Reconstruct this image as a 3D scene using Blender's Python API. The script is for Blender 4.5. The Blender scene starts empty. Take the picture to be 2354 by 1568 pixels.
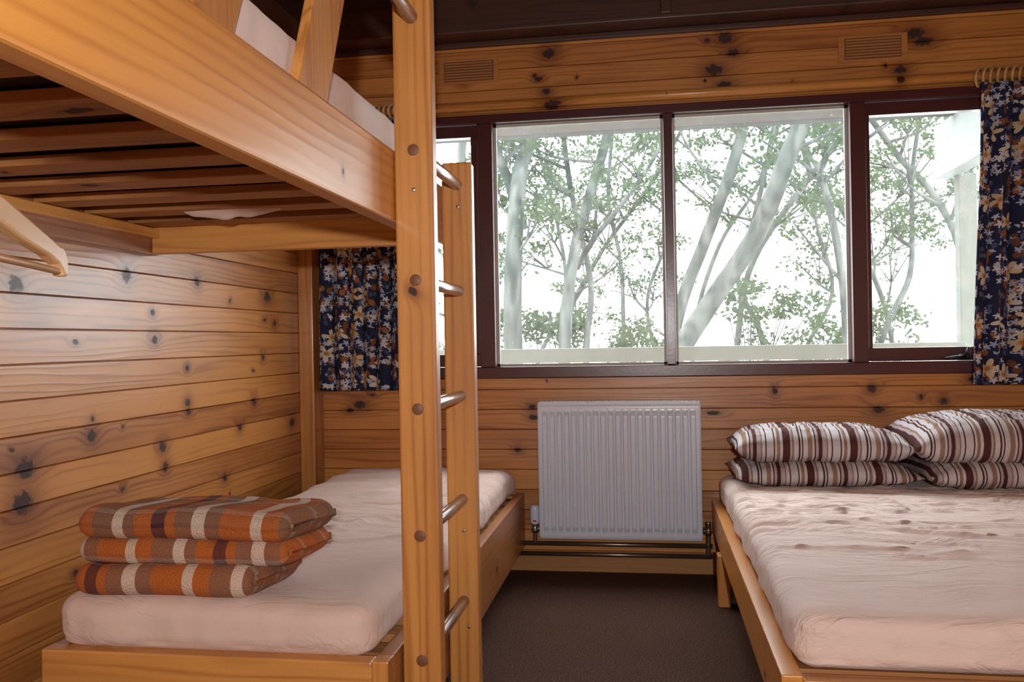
import bpy, bmesh, math, random
from mathutils import Vector, Matrix, noise
random.seed(7)
SC = bpy.context.scene
COL = SC.collection
ZC = 1.05

# ------------------------------------------------------------------ nodes
class NT:
    def __init__(s, name):
        m = bpy.data.materials.new(name); m.use_nodes = True
        s.m = m; s.t = m.node_tree; s.t.nodes.clear()
        s.out = s.t.nodes.new('ShaderNodeOutputMaterial')
    def n(s, typ, **kw):
        nd = s.t.nodes.new(typ)
        for k, v in kw.items():
            setattr(nd, k, v)
        return nd
    def put(s, sock, v):
        if v is None: return
        if hasattr(v, 'links'): s.t.links.new(v, sock)
        else:
            if sock.type == 'RGBA' and len(v) == 3: v = (*v, 1)
            sock.default_value = v
    def M(s, op, a, b=None, c=None, clamp=False):
        nd = s.n('ShaderNodeMath', operation=op); nd.use_clamp = clamp
        s.put(nd.inputs[0], a); s.put(nd.inputs[1], b); s.put(nd.inputs[2], c)
        return nd.outputs[0]
    def V(s, x, y, z):
        nd = s.n('ShaderNodeCombineXYZ')
        for i, v in enumerate((x, y, z)): s.put(nd.inputs[i], v)
        return nd.outputs[0]
    def sep(s, v):
        nd = s.n('ShaderNodeSeparateXYZ'); s.put(nd.inputs[0], v); return nd.outputs
    def noise(s, vec, scale=1, detail=2, rough=.5):
        nd = s.n('ShaderNodeTexNoise'); s.put(nd.inputs['Vector'], vec)
        nd.inputs['Scale'].default_value = scale; nd.inputs['Detail'].default_value = detail
        nd.inputs['Roughness'].default_value = rough
        return nd.outputs[0]
    def mix(s, f, a, b, blend='MIX'):
        nd = s.n('ShaderNodeMix', data_type='RGBA', blend_type=blend)
        s.put(nd.inputs[0], f); s.put(nd.inputs[6], a); s.put(nd.inputs[7], b)
        return nd.outputs[2]
    def ss(s, v, a, b, lo=0., hi=1.):
        nd = s.n('ShaderNodeMapRange', interpolation_type='SMOOTHSTEP')
        s.put(nd.inputs[0], v); s.put(nd.inputs[1], a); s.put(nd.inputs[2], b)
        s.put(nd.inputs[3], lo); s.put(nd.inputs[4], hi)
        return nd.outputs[0]
    def ramp(s, f, stops, interp='LINEAR'):
        nd = s.n('ShaderNodeValToRGB'); cr = nd.color_ramp; cr.interpolation = interp
        while len(cr.elements) < len(stops): cr.elements.new(.5)
        for e, (p, c) in zip(cr.elements, stops):
            e.position = p; e.color = (*c, 1)
        s.put(nd.inputs[0], f); return nd.outputs[0]
    def bsdf(s, col, rough=.5, bump=None, bstr=.3, bdist=.01, coat=0, metal=0, spec=.5, sheen=0):
        b = s.n('ShaderNodeBsdfPrincipled')
        s.put(b.inputs['Base Color'], col); s.put(b.inputs['Roughness'], rough)
        b.inputs['Metallic'].default_value = metal
        b.inputs['Specular IOR Level'].default_value = spec
        b.inputs['Coat Weight'].default_value = coat; b.inputs['Coat Roughness'].default_value = .2
        b.inputs['Sheen Weight'].default_value = sheen
        if bump is not None:
            bn = s.n('ShaderNodeBump'); bn.inputs['Strength'].default_value = bstr
            bn.inputs['Distance'].default_value = bdist
            s.put(bn.inputs['Height'], bump); s.t.links.new(bn.outputs[0], b.inputs['Normal'])
            if coat: s.t.links.new(bn.outputs[0], b.inputs['Coat Normal'])
        s.t.links.new(b.outputs[0], s.out.inputs[0])
        return b

def wood(name, sa, wa, light, dark, h=None, width=.09, L=.5, thr=.5, rough=.38, coat=.25, krad=(.006, .013), seed=0., extra=(), gf=260., ga=30.):
    """sa: grain axis 0-2, wa: across axis. h: plank height for boarded surfaces. extra: individual knots (s, w, radius, squash)."""
    t = NT(name)
    tc = t.n('ShaderNodeTexCoord'); x = t.sep(tc.outputs['Object'])
    qa = 3 - sa - wa
    S, W, Q = x[sa], x[wa], x[qa]
    oi = t.n('ShaderNodeObjectInfo')
    if h:
        row = t.M('ADD', t.M('FLOOR', t.M('DIVIDE', W, h)), seed)
        rs = row
        rn = t.n('ShaderNodeTexWhiteNoise', noise_dimensions='1D'); t.put(rn.inputs['W'], row)
        rowr = rn.outputs['Value']
        S2 = t.M('ADD', S, t.M('MULTIPLY', rowr, 1.7))
    else:
        rs = t.M('MULTIPLY', oi.outputs['Random'], 53.); rowr = oi.outputs['Random']
        S2 = t.M('ADD', S, rs)
    c = t.M('FLOOR', t.M('DIVIDE', S2, L))
    wn = t.n('ShaderNodeTexWhiteNoise', noise_dimensions='3D')
    t.put(wn.inputs['Vector'], t.V(rs, c, 3.3 + seed))
    r = t.sep(wn.outputs['Color'])
    ds = t.M('SUBTRACT', S2, t.M('MULTIPLY', t.M('ADD', c, t.M('MULTIPLY_ADD', r[0], .6, .2)), L))
    if h:
        wc = t.M('MULTIPLY', t.M('ADD', t.M('SUBTRACT', row, seed), t.M('MULTIPLY_ADD', r[1], .6, .2)), h)
    else:
        wc = t.M('MULTIPLY', t.M('SUBTRACT', r[1], .5), width * .6)
    dw = t.M('SUBTRACT', W, wc)
    asp = t.M('MULTIPLY_ADD', t.M('FRACT', t.M('MULTIPLY', r[0], 7.3)), .9, .45)
    skew = t.M('MULTIPLY', t.M('SUBTRACT', t.M('FRACT', t.M('MULTIPLY', r[1], 5.1)), .5), .9)
    ds2 = t.M('ADD', t.M('MULTIPLY', ds, asp), t.M('MULTIPLY', dw, skew))
    dist = t.M('SUBTRACT', t.noise(t.V(S, W, Q), 60, 3), .5)
    d = t.M('SQRT', t.M('ADD', t.M('POWER', ds2, 2.), t.M('POWER', dw, 2.)))
    pres = t.M('GREATER_THAN', wn.outputs['Value'], thr)
    rad = t.M('MULTIPLY_ADD', t.M('POWER', r[2], 1.6), krad[1], krad[0])
    dn = t.M('ADD', t.M('DIVIDE', d, rad), t.M('MULTIPLY', t.M('SUBTRACT', 1., pres), 50.))
    for (ks, kw, kr, ka) in extra:
        a = t.M('MULTIPLY', t.M('SUBTRACT', S, ks), ka / kr)
        b = t.M('MULTIPLY', t.M('SUBTRACT', W, kw), 1 / kr)
        e = t.M('SQRT', t.M('MULTIPLY_ADD', a, a, t.M('MULTIPLY', b, b)))
        dn = t.M('MINIMUM', dn, e)
    knot = t.M('SUBTRACT', 1., t.ss(t.M('ADD', dn, t.M('MULTIPLY', dist, 1.6)), .66, 1.10))
    q = t.M('DIVIDE', dn, 2.2)
    halo = t.M('EXPONENT', t.M('MULTIPLY', t.M('MULTIPLY', q, q), -1.))
    low = t.noise(t.V(t.M('MULTIPLY', S2, .95), t.M('MULTIPLY', W, 12.), t.M('MULTIPLY', Q, 12.)), 1, 2)
    f = t.M('ADD', t.M('MULTIPLY', W, gf), t.M('MULTIPLY', low, ga))
    f = t.M('ADD', f, t.M('MULTIPLY', halo, 10.))
    f = t.M('ADD', f, t.M('MULTIPLY', rs, 3.7))
    g = t.M('MULTIPLY_ADD', t.M('SINE', f), .5, .5)
    g = t.M('POWER', g, 2.6)
    gs = t.noise(t.V(t.M('MULTIPLY', S2, .9), t.M('MULTIPLY', W, 20.), rs), 1, 1)
    g = t.M('MULTIPLY', g, t.ss(gs, .35, .62, .3, 1.))
    fine = t.noise(t.V(t.M('MULTIPLY', S2, 5.), t.M('MULTIPLY', W, 300.), t.M('MULTIPLY', Q, 300.)), 1, 3)
    big = t.noise(t.V(S2, t.M('MULTIPLY', W, 6.), rs), 1.6, 2)
    k = t.M('ADD', t.M('MULTIPLY', g, .50), t.M('MULTIPLY', fine, .42))
    k = t.M('ADD', k, t.M('MULTIPLY', t.M('SUBTRACT', big, .47), 1.1))
    k = t.M('ADD', k, t.M('MULTIPLY', t.M('SUBTRACT', rowr, .5), .6), clamp=True)
    col = t.mix(k, light, dark)
    dk = (dark[0] * .42, dark[1] * .22, dark[2] * .2)
    col = t.mix(t.M('MULTIPLY', halo, .8), col, dk)
    col = t.mix(knot, col, (.036, .010, .006))
    rr = t.M('MULTIPLY_ADD', knot, .3, rough)
    t.bsdf(col, rr, bump=t.M('SUBTRACT', t.M('MULTIPLY', g, .6), t.M('MULTIPLY', knot, .6)), bstr=.12, bdist=.002, coat=coat)
    return t.m

def plain(name, col, rough=.5, nscale=60, var=.12, metal=0, coat=0, bstr=.1, spec=.5, sheen=0):
    t = NT(name)
    tc = t.n('ShaderNodeTexCoord')
    nz = t.noise(tc.outputs['Object'], nscale, 3)
    c2 = tuple(max(0, a * (1 - var)) for a in col)
    t.bsdf(t.mix(nz, col, c2), rough, bump=nz, bstr=bstr, bdist=.002, metal=metal, coat=coat, spec=spec, sheen=sheen)
    return t.m

PL = (.58, .25, .062); PD = (.27, .082, .017)
RL = (.64, .295, .075); RD = (.34, .12, .026)
KB = [(-.425, 2.36, .024, .8), (-.475, 2.245, .013, .7), (-.49, 2.262, .009, .8), (-.44, 2.185, .015, .8), (.36, 2.372, .024, .7), (.392, 2.305, .017, .6),
      (.308, 2.235, .025, .65), (.352, 2.165, .019, .6), (.27, 2.19, .007, 1), (1.15, 2.335, .024, .55), (1.185, 2.30, .019, .5), (1.09, 2.185, .018, .7), (1.03, 2.205, .008, 1),
      (-1.35, .76, .018, .6), (-1.40, .735, .011, .6), (-.53, .745, .013, .7), (-.525, .70, .012, .6), (.545, .812, .018, 1.6), (.95, .815, .017, .9), (.975, .725, .015, .6), (.28, .715, .009, .3),
      (1.24, .76, .014, .8), (-.60, .55, .012, .8), (-.85, .62, .013, .7)]
KL = [(2.01, 1.22, .022, .8), (2.49, 1.278, .024, .9), (2.92, 1.285, .017, .9), (3.50, 1.255, .022, .7), (2.63, 1.163, .011, .8), (2.64, 1.075, .014, .7), (3.57, 1.145, .013, .8),
      (2.84, .975, .012, .9), (2.84, .855, .014, .8), (2.845, .822, .013, .8), (3.36, .82, .017, .8), (3.23, .73, .015, .8), (2.305, .795, .019, .9), (2.31, .845, .008, 1),
      (2.675, .718, .018, .9), (2.69, .65, .016, .9), (2.03, .742, .029, .8), (2.02, .655, .029, .8), (3.74, .70, .02, .7), (3.1, .55, .014, .8), (3.45, 1.0, .012, .8), (1.85, .45, .018, .8)]
m_wallb = wood('pine_boards_back', 0, 2, PL, PD, h=.092, L=.60, thr=.80, krad=(.005, .010), extra=KB)
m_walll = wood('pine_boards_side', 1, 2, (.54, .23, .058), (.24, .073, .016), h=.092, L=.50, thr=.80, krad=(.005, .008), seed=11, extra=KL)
m_wallp = wood('pine_boards_plain', 1, 2, PL, PD, h=.092, L=.5, thr=.55, seed=5)
m_x = wood('pine_member_x', 0, 2, RL, RD)
m_skirt = wood('skirting_pine', 0, 2, (.40, .20, .07), (.26, .10, .03), thr=.8)
m_y = wood('pine_member_y', 1, 2, (.68, .30, .06), (.46, .165, .030), width=.14, L=.42, gf=260, ga=16)
m_z = wood('pine_member_z', 2, 0, RL, RD, width=.08, L=.62, thr=.35, ga=18)
m_zy = wood('pine_member_zy', 2, 1, RL, RD, width=.1, L=.4)
m_slat = wood('slat_wood', 0, 1, (.44, .185, .055), (.22, .078, .022), coat=.05, rough=.6)
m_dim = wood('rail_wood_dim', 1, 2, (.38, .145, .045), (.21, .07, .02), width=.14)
m_hang = wood('hanger_wood', 1, 2, (.74, .47, .23), (.6, .33, .14), thr=1.1)
m_dark = wood('dark_stained_beam', 0, 2, (.065, .022, .013), (.016, .006, .004), coat=.1, rough=.5, h=.105)
m_darky = wood('dark_stained_beam_y', 1, 2, (.05, .019, .012), (.018, .007, .005), coat=.1, rough=.5, h=.19)
m_frame = plain('maroon_paint', (.065, .013, .016), .32, coat=.2)
m_plug = plain('dowel_plug', (.17, .065, .025), .5)
m_rung = wood('rung_wood', 1, 2, (.24, .105, .055), (.14, .055, .03), thr=1.1, rough=.25, coat=.5)
m_metal = plain('galvanised_metal', (.35, .33, .31), .35, metal=.9)
m_pipe = plain('copper_pipe_weathered', (.24, .18, .15), .3, metal=.8)
m_white = plain('white_enamel', (.62, .67, .78), .35, nscale=20, var=.03, coat=.2, bstr=.01)
m_grey = plain('grey_shadow_enamel', (.4, .42, .48), .5)
m_red = plain('red_dot', (.6, .03, .03), .4)
m_black = plain('black_latch', (.015, .012, .012), .3)
m_vent = wood('vent_wood', 0, 2, (.48, .21, .06), (.33, .12, .036), thr=1.1, coat=.1)
m_slot = plain('vent_slot_shadow', (.16, .06, .022), .7)
m_undershade = plain('mattress_underside_shade', (.025, .015, .012), .9)  # dark colour paints in the shade seen between the upper bunk slats

def sheet(name, col, rdg=.22, bs=.75):
    t = NT(name); tc = t.n('ShaderNodeTexCoord'); o = tc.outputs['Object']
    x = t.sep(o)
    wx = t.noise(o, 3, 2)
    yy = t.M('ADD', x[1], t.M('MULTIPLY', wx, .25))
    w1 = t.noise(t.V(t.M('MULTIPLY', x[0], 2.2), t.M('MULTIPLY', yy, 17.), t.M('MULTIPLY', x[2], 8.)), 1, 5, .6)
    rd = t.M('SUBTRACT', 1., t.M('MULTIPLY', t.M('ABSOLUTE', t.M('SUBTRACT', w1, .5)), 7.), clamp=True)
    w2 = t.noise(o, 9, 4)
    h = t.M('ADD', t.M('ADD', t.M('MULTIPLY', w1, .6 if rdg else .1), t.M('MULTIPLY', rd, rdg)), t.M('MULTIPLY', w2, .5))
    c2 = tuple(a * .95 for a in col)
    t.bsdf(t.mix(w2, col, c2), .75, bump=h, bstr=bs, bdist=.025, spec=.25, sheen=.15)
    return t.m
m_sheet = sheet('pink_cotton_sheet', (.72, .56, .495), .20, .7)
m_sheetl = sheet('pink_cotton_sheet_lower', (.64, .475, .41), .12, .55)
m_sheet2 = sheet('pink_cotton_sheet_smooth', (.68, .515, .445), 0, .5)

def carpet():
    t = NT('brown_carpet'); tc = t.n('ShaderNodeTexCoord')
    n = t.noise(tc.outputs['Object'], 200, 3); n2 = t.noise(tc.outputs['Object'], 3, 2)
    c = t.mix(t.ss(n, .35, .65), (.034, .016, .011), (.13, .066, .048))
    c = t.mix(t.M('MULTIPLY', n2, .4), c, (.045, .023, .017))
    t.bsdf(c, .95, bump=n, bstr=.8, bdist=.006, spec=.1); return t.m
m_carpet = carpet()

def glass():
    t = NT('window_glass'); tc = t.n('ShaderNodeTexCoord')
    tr = t.n('ShaderNodeBsdfTransparent'); gl = t.n('ShaderNodeBsdfGlossy'); gl.inputs['Roughness'].default_value = .02
    df = t.n('ShaderNodeBsdfTranslucent'); df.inputs[0].default_value = (.8, .84, .84, 1)
    sp = t.ss(t.noise(tc.outputs['Object'], 150, 2), .71, .76)
    haze = t.noise(tc.outputs['Object'], 3, 3)
    dirt = t.M('ADD', t.M('MULTIPLY', sp, .2), t.M('MULTIPLY', haze, .025))
    m1 = t.n('ShaderNodeMixShader'); m1.inputs[0].default_value = .04
    t.t.links.new(tr.outputs[0], m1.inputs[1]); t.t.links.new(gl.outputs[0], m1.inputs[2])
    m2 = t.n('ShaderNodeMixShader'); t.put(m2.inputs[0], dirt)
    t.t.links.new(m1.outputs[0], m2.inputs[1]); t.t.links.new(df.outputs[0], m2.inputs[2])
    t.t.links.new(m2.outputs[0], t.out.inputs[0]); return t.m
m_glass = glass()

def floral():
    t = NT('navy_floral_cotton'); uv = t.n('ShaderNodeTexCoord').outputs['UV']
    u = t.sep(uv)
    def layer(sc, off, petals, R, thr, inner=.62, sx=1.):
        v = t.V(t.M('MULTIPLY_ADD', u[0], sc * sx, off), t.M('MULTIPLY_ADD', u[1], sc, off * 1.7), 0.)
        vo = t.n('ShaderNodeTexVoronoi', voronoi_dimensions='2D'); vo.inputs['Scale'].default_value = 1
        vo.inputs['Randomness'].default_value = .85
        t.put(vo.inputs['Vector'], v)
        sub = t.n('ShaderNodeVectorMath', operation='SUBTRACT'); t.put(sub.inputs[0], v); t.put(sub.inputs[1], vo.outputs['Position'])
        p = t.sep(sub.outputs[0]); c = t.sep(vo.outputs['Color'])
        rr = t.M('SQRT', t.M('ADD', t.M('POWER', p[0], 2.), t.M('POWER', p[1], 2.)))
        th = t.M('ARCTAN2', p[1], p[0])
        th = t.M('ADD', t.M('MULTIPLY', th, float(petals)), t.M('MULTIPLY', c[0], 6.28))
        rad = t.M('MULTIPLY', t.M('MULTIPLY_ADD', t.M('COSINE', th), 1 - inner, inner), R)
        mask = t.M('MULTIPLY', t.M('LESS_THAN', rr, rad), t.M('GREATER_THAN', c[1], thr))
        return mask, rr, c
    col = t.mix(t.noise(uv, 9, 2), (.013, .017, .045), (.024, .029, .070))
    mk, rr, c = layer(17, 3.1, 2, .44, .4, .5, sx=1.4); col = t.mix(mk, col, t.mix(c[2], (.10, .12, .21), (.05, .06, .13)))
    mk, rr, c = layer(15, 9.7, 2, .50, .45, .55, sx=1.2); col = t.mix(mk, col, t.mix(c[2], (.34, .12, .033), (.16, .06, .03)))
    cl = t.M('GREATER_THAN', t.noise(uv, 8, 1), .48)
    mk, rr, c = layer(34, 5.3, 5, .50, .2, .7); col = t.mix(t.M('MULTIPLY', mk, cl), col, t.mix(c[2], (.34, .37, .50), (.60, .60, .65)))
    mk, rr, c = layer(22, 1.9, 5, .40, .78, .7); col = t.mix(mk, col, (.60, .59, .59))
    mk, rr, c = layer(10, 7.7, 5, .42, .54, .66)
    fc = t.mix(c[2], (.62, .58, .50), (.58, .40, .19)); fc = t.mix(t.ss(rr, .04, .18, 1., 0.), fc, (.42, .16, .04))
    col = t.mix(mk, col, fc)
    t.bsdf(col, .8, bump=t.noise(uv, 700, 1), bstr=.1, spec=.2)
    return t.m
m_floral = floral()

def plaid(name, ph):
    t = NT(name); uv = t.n('ShaderNodeTexCoord').outputs['UV']; u = t.sep(uv)
    O = (.44, .115, .022); B = (.22, .11, .068); Wt = (.66, .55, .45); D = (.055, .016, .026)
    seq = [(0, O), (.10, Wt), (.16, O), (.25, B), (.36, Wt), (.42, B), (.48, O), (.57, D), (.64, O), (.69, B), (.78, Wt), (.85, B), (.93, O)]
    seq2 = [(0, O), (.22, O), (.30, Wt), (.37, B), (.50, D), (.55, O), (.78, Wt), (.84, O)]
    a = t.ramp(t.M('FRACT', t.M('MULTIPLY_ADD', u[0], 2.2, ph)), seq, 'CONSTANT')
    b = t.ramp(t.M('FRACT', t.M('MULTIPLY_ADD', u[1], 4.6, ph * .7 + .62)), seq2, 'CONSTANT')
    tw = t.M('SINE', t.M('MULTIPLY', t.M('ADD', u[0], u[1]), 1300.))
    k = t.ss(tw, -.6, .6, .06, .36)
    col = t.mix(k, a, b)
    fz = t.noise(uv, 220, 3)
    col = t.mix(t.M('MULTIPLY', fz, .12), col, (.28, .14, .07))
    t.bsdf(col, .95, bump=fz, bstr=.9, bdist=.006, spec=.08, sheen=.04); return t.m

def stripes(name, ph):
    t = NT(name); uv = t.n('ShaderNodeTexCoord').outputs['UV']; u = t.sep(uv)
    Wt = (.50, .46, .47); W2 = (.38, .32, .33); D = (.075, .025, .021); T = (.26, .16, .12)
    seq = [(0, Wt), (.06, D), (.08, Wt), (.11, T), (.16, Wt), (.20, D), (.31, W2), (.34, T), (.37, Wt), (.44, D), (.465, Wt), (.49, D), (.51, Wt), (.58, T), (.65, Wt), (.68, D), (.70, W2), (.74, D), (.80, W2), (.86, T), (.88, Wt), (.93, D), (.95, Wt)]
    w = t.M('ADD', u[0], t.M('MULTIPLY', t.noise(uv, 5, 1), .008))
    col = t.ramp(t.M('FRACT', t.M('MULTIPLY_ADD', w, 4.0, ph)), seq, 'CONSTANT')
    nz = t.noise(uv, 14, 3)
    t.bsdf(col, .85, bump=nz, bstr=.5, bdist=.014, spec=.15); return t.m

# ------------------------------------------------------------------ mesh helpers
def mk(name, bm, mat, parent=None, origin=(0, 0, 0), smooth=False, bevel=0):
    o = Vector(origin)
    for v in bm.verts: v.co -= o
    me = bpy.data.meshes.new(name); bm.to_mesh(me); bm.free()
    ob = bpy.data.objects.new(name, me); COL.objects.link(ob)
    if mat: me.materials.append(mat)
    if smooth:
        for p in me.polygons: p.use_smooth = True
    ob.location = o
    if parent is not None:
        ob.parent = parent; ob.location = o - parent.location
    if bevel:
        b = ob.modifiers.new('bevel', 'BEVEL'); b.width = bevel; b.segments = 2; b.limit_method = 'ANGLE'
    return ob
def bbox(bm, x0, x1, y0, y1, z0, z1):
    vs = [bm.verts.new(p) for p in ((x0, y0, z0), (x1, y0, z0), (x1, y1, z0), (x0, y1, z0), (x0, y0, z1), (x1, y0, z1), (x1, y1, z1), (x0, y1, z1))]
    for f in ((0, 3, 2, 1), (4, 5, 6, 7), (0, 1, 5, 4), (1, 2, 6, 5), (2, 3, 7, 6), (3, 0, 4, 7)):
        bm.faces.new([vs[i] for i in f])
    return vs
def box(name, x0, x1, y0, y1, z0, z1, mat, parent=None, bevel=.004):
    bm = bmesh.new(); bbox(bm, x0, x1, y0, y1, z0, z1)
    return mk(name, bm, mat, parent, ((x0 + x1) / 2, (y0 + y1) / 2, (z0 + z1) / 2), bevel=bevel)
def empty(name, loc, label, cat, group=None):
    e = bpy.data.objects.new(name, None); e.location = loc; e.empty_display_size = .1; COL.objects.link(e)
    tag(e, label, cat, group); return e
def tag(o, label, cat, group=None):
    o["label"] = label; o["category"] = cat
    if group: o["group"] = group
def struct(o, label=None):
    o["kind"] = "structure"
    if label: o["label"] = label
def tube(bm, pts, rad, seg=10, caps=True):
    pts = [Vector(p) for p in pts]; n = len(pts)
    if not hasattr(rad, '__len__'): rad = [rad] * n
    rings = []; up = None
    for i, p in enumerate(pts):
        d = (pts[min(i + 1, n - 1)] - pts[max(i - 1, 0)]).normalized()
        if up is None:
            up = Vector((0, 0, 1)) if abs(d.z) < .8 else Vector((1, 0, 0))
        a = d.cross(up).normalized(); b = a.cross(d).normalized(); up = b
        rings.append([bm.verts.new(p + (a * math.cos(2 * math.pi * k / seg) + b * math.sin(2 * math.pi * k / seg)) * rad[i]) for k in range(seg)])
    for r0, r1 in zip(rings, rings[1:]):
        for k in range(seg):
            bm.faces.new((r0[k], r0[(k + 1) % seg], r1[(k + 1) % seg], r1[k]))
    if caps:
        bm.faces.new(rings[0][::-1]); bm.faces.new(rings[-1])
def smoothpts(P, k=5):
    P = [Vector(p) for p in P]; out = []
    for i in range(len(P) - 1):
        p0 = P[max(i - 1, 0)]; p1 = P[i]; p2 = P[i + 1]; p3 = P[min(i + 2, len(P) - 1)]
        for j in range(k):
            t = j / k
            out.append(.5 * ((2 * p1) + (p2 - p0) * t + (2 * p0 - 5 * p1 + 4 * p2 - p3) * t * t + (3 * p1 - p0 - 3 * p2 + p3) * t ** 3))
    out.append(P[-1]); return out
def rod(name, p0, p1, r, mat, parent=None, seg=20):
    bm = bmesh.new(); tube(bm, [p0, p1], r, seg)
    c = (Vector(p0) + Vector(p1)) / 2
    o = mk(name, bm, mat, parent, c, smooth=True, bevel=min(r * .25, .003))
    return o

# ------------------------------------------------------------------ room shell
XL, XR, YB, YR, ZT = -1.6, 2.05, 3.95, -2.7, 2.78
o = box('floor', XL - .1, XR + .1, YR - .1, YB + .1, -.1, 0, m_carpet, bevel=0); struct(o, "dark brown carpeted floor")
o = box('ceiling', XL - .1, XR + .1, YR - .1, YB + .1, ZT, ZT + .1, m_darky, bevel=0); struct(o, "dark stained timber ceiling")
WX0, WX1, WZ0, WZ1 = -1.34, 1.50, .88, 2.09
H = .092
def planks(axis, a0, a1, face, sgn, z0, z1, hole=None):
    """boards with eased edges as one mesh"""
    bm = bmesh.new(); i = math.floor(z0 / H)
    while i * H < z1 - 1e-4:
        lo, hi = max(i * H, z0), min((i + 1) * H, z1)
        segs = [(a0, a1, lo, hi)]
        if hole:
            hx0, hx1, hz0, hz1 = hole
            if hi > hz0 and lo < hz1:
                segs = [(a0, hx0, lo, hi), (hx1, a1, lo, hi)]
                if lo < hz0: segs.append((hx0, hx1, lo, hz0))
                if hi > hz1: segs.append((hx0, hx1, hz1, hi))
        for s0, s1, l, h in segs:
            g = .0030
            prof = [(.0 + .018, l + .0002), (.004, l + .0008), (0, l + g), (0, h - g), (.004, h - .0008), (.018, h - .0002)]
            ra = []; rb = []
            for dpt, z in prof:
                if axis == 'x':
                    ra.append(bm.verts.new((s0, face + sgn * dpt, z))); rb.append(bm.verts.new((s1, face + sgn * dpt, z)))
                else:
                    ra.append(bm.verts.new((face + sgn * dpt, s0, z))); rb.append(bm.verts.new((face + sgn * dpt, s1, z)))
            for k in range(len(prof) - 1):
                bm.faces.new((ra[k], rb[k], rb[k + 1], ra[k + 1]))
        i += 1
    return bm
bm = planks('x', XL, XR, YB, 1, 0, ZT, (WX0, WX1, WZ0, WZ1))
for b in ((XL - .1, WX0, 0, ZT), (WX1, XR + .1, 0, ZT), (WX0, WX1, 0, WZ0), (WX0, WX1, WZ1, ZT)):
    bbox(bm, b[0], b[1], YB + .012, YB + .1, b[2], b[3])
o = mk('wall_back', bm, m_wallb); struct(o, "knotty varnished pine board wall")
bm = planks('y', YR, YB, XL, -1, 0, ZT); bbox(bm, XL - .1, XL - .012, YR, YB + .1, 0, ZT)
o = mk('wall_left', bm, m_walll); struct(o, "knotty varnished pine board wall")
bm = planks('y', YR, YB, XR, 1, 0, ZT); bbox(bm, XR + .012, XR + .1, YR, YB + .1, 0, ZT)
o = mk('wall_right', bm, m_wallp); struct(o)
bm = planks('x', XL, XR, YR, -1, 0, ZT); bbox(bm, XL - .1, XR + .1, YR - .1, YR - .012, 0, ZT)
o = mk('wall_front', bm, m_wallb); struct(o)

o = box('baseboard_back', XL, XR, YB - .018, YB, 0, .078, m_skirt); struct(o)
o = box('baseboard_left', XL, XL + .018, YR, YB, 0, .078, m_dim); struct(o)
o = box('trim_1', XL, XR, YB - .14, YB, 2.43, ZT, m_dark, bevel=.006); struct(o, "dark stained beam at wall top")
o = box('trim_2', XL, XL + .14, YR, YB - .14, 2.43, ZT, m_darky, bevel=.006); struct(o)
o = box('trim_3', XL, XR, YB - .025, YB, 2.405, 2.43, m_dark); struct(o)
o = box('trim_4', XL, XL + .07, YB - .12, YB, 0, 2.43, m_z); struct(o, "pine corner post")
for i, xx in enumerate((-1.0, .10, 1.2)):
    o = box('trim_%d' % (5 + i), xx - .022, xx + .022, YB - .165, YB - .14, 2.445, ZT, m_dark); struct(o)
for i, yy in enumerate((3.0, 2.1, 1.2, .3, -.6, -1.5)):
    o = box('trim_%d' % (8 + i), XL + .14, XR, yy - .05, yy + .05, 2.62, ZT, m_dark); struct(o)

# ------------------------------------------------------------------ window
win = bpy.data.objects.new('window_1', None); COL.objects.link(win); win.location = (0, YB, WZ0); struct(win, "maroon painted timber window with four panes")
F0, F1 = YB - .03, YB + .06
box('frame_rail', WX0, WX1, F0, F1, WZ0, WZ0 + .052, m_frame, win)
box('frame_rail', WX0, WX1, F0, F1, WZ1 - .04, WZ1, m_frame, win)
for x0, x1 in ((WX0, WX0 + .045), (WX1 - .045, WX1), (-.760, -.690), (.082, .122), (.872, .936)):
    box('mullion', x0, x1, F0, F1, WZ0 + .052, WZ1 - .04, m_frame, win)
iz0, iz1 = WZ0 + .052, WZ1 - .04
def pane(x0, x1, z0, z1, y):
    box('glass_pane', x0, x1, y, y + .004, z0, z1, m_glass, win, bevel=0)
m_putty = plain('weathered_paint', (.5, .5, .47), .7)
for x0, x1 in ((-.690, .082), (.122, .872)):
    pane(x0, x1, iz0, iz1, YB + .035)
    bm = bmesh.new()   # pale glazing bead
    for b in ((x0, x1, iz0, iz0 + .012), (x0, x1, iz1 - .012, iz1), (x0, x0 + .012, iz0, iz1), (x1 - .012, x1, iz0, iz1)):
        bbox(bm, b[0], b[1], YB + .02, YB + .034, b[2], b[3])
    mk('glazing_bead', bm, m_putty, win, ((x0 + x1) / 2, YB, iz0))
for x0, x1 in ((WX0 + .045, -.760), (.936, WX1 - .045)):
    bm = bmesh.new(); a, b_ = .035, .06
    for b in ((x0 + .002, x1 - .002, iz0 + .002, iz0 + b_), (x0 + .002, x1 - .002, iz1 - .055, iz1 - .002), (x0 + .002, x0 + .022, iz0 + b_, iz1 - .055), (x1 - a, x1 - .002, iz0 + b_, iz1 - .055)):
        bbox(bm, b[0], b[1], YB - .005, YB + .045, b[2], b[3])
    sash = mk('sash', bm, m_frame, win, ((x0 + x1) / 2, YB, iz0), bevel=.003)
    bm = bmesh.new(); bbox(bm, x0 + .022, x1 - a, YB + .02, YB + .024, iz0 + b_, iz1 - .055)
    mk('glass_pane', bm, m_glass, win, ((x0 + x1) / 2, YB + .02, iz0))
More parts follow.
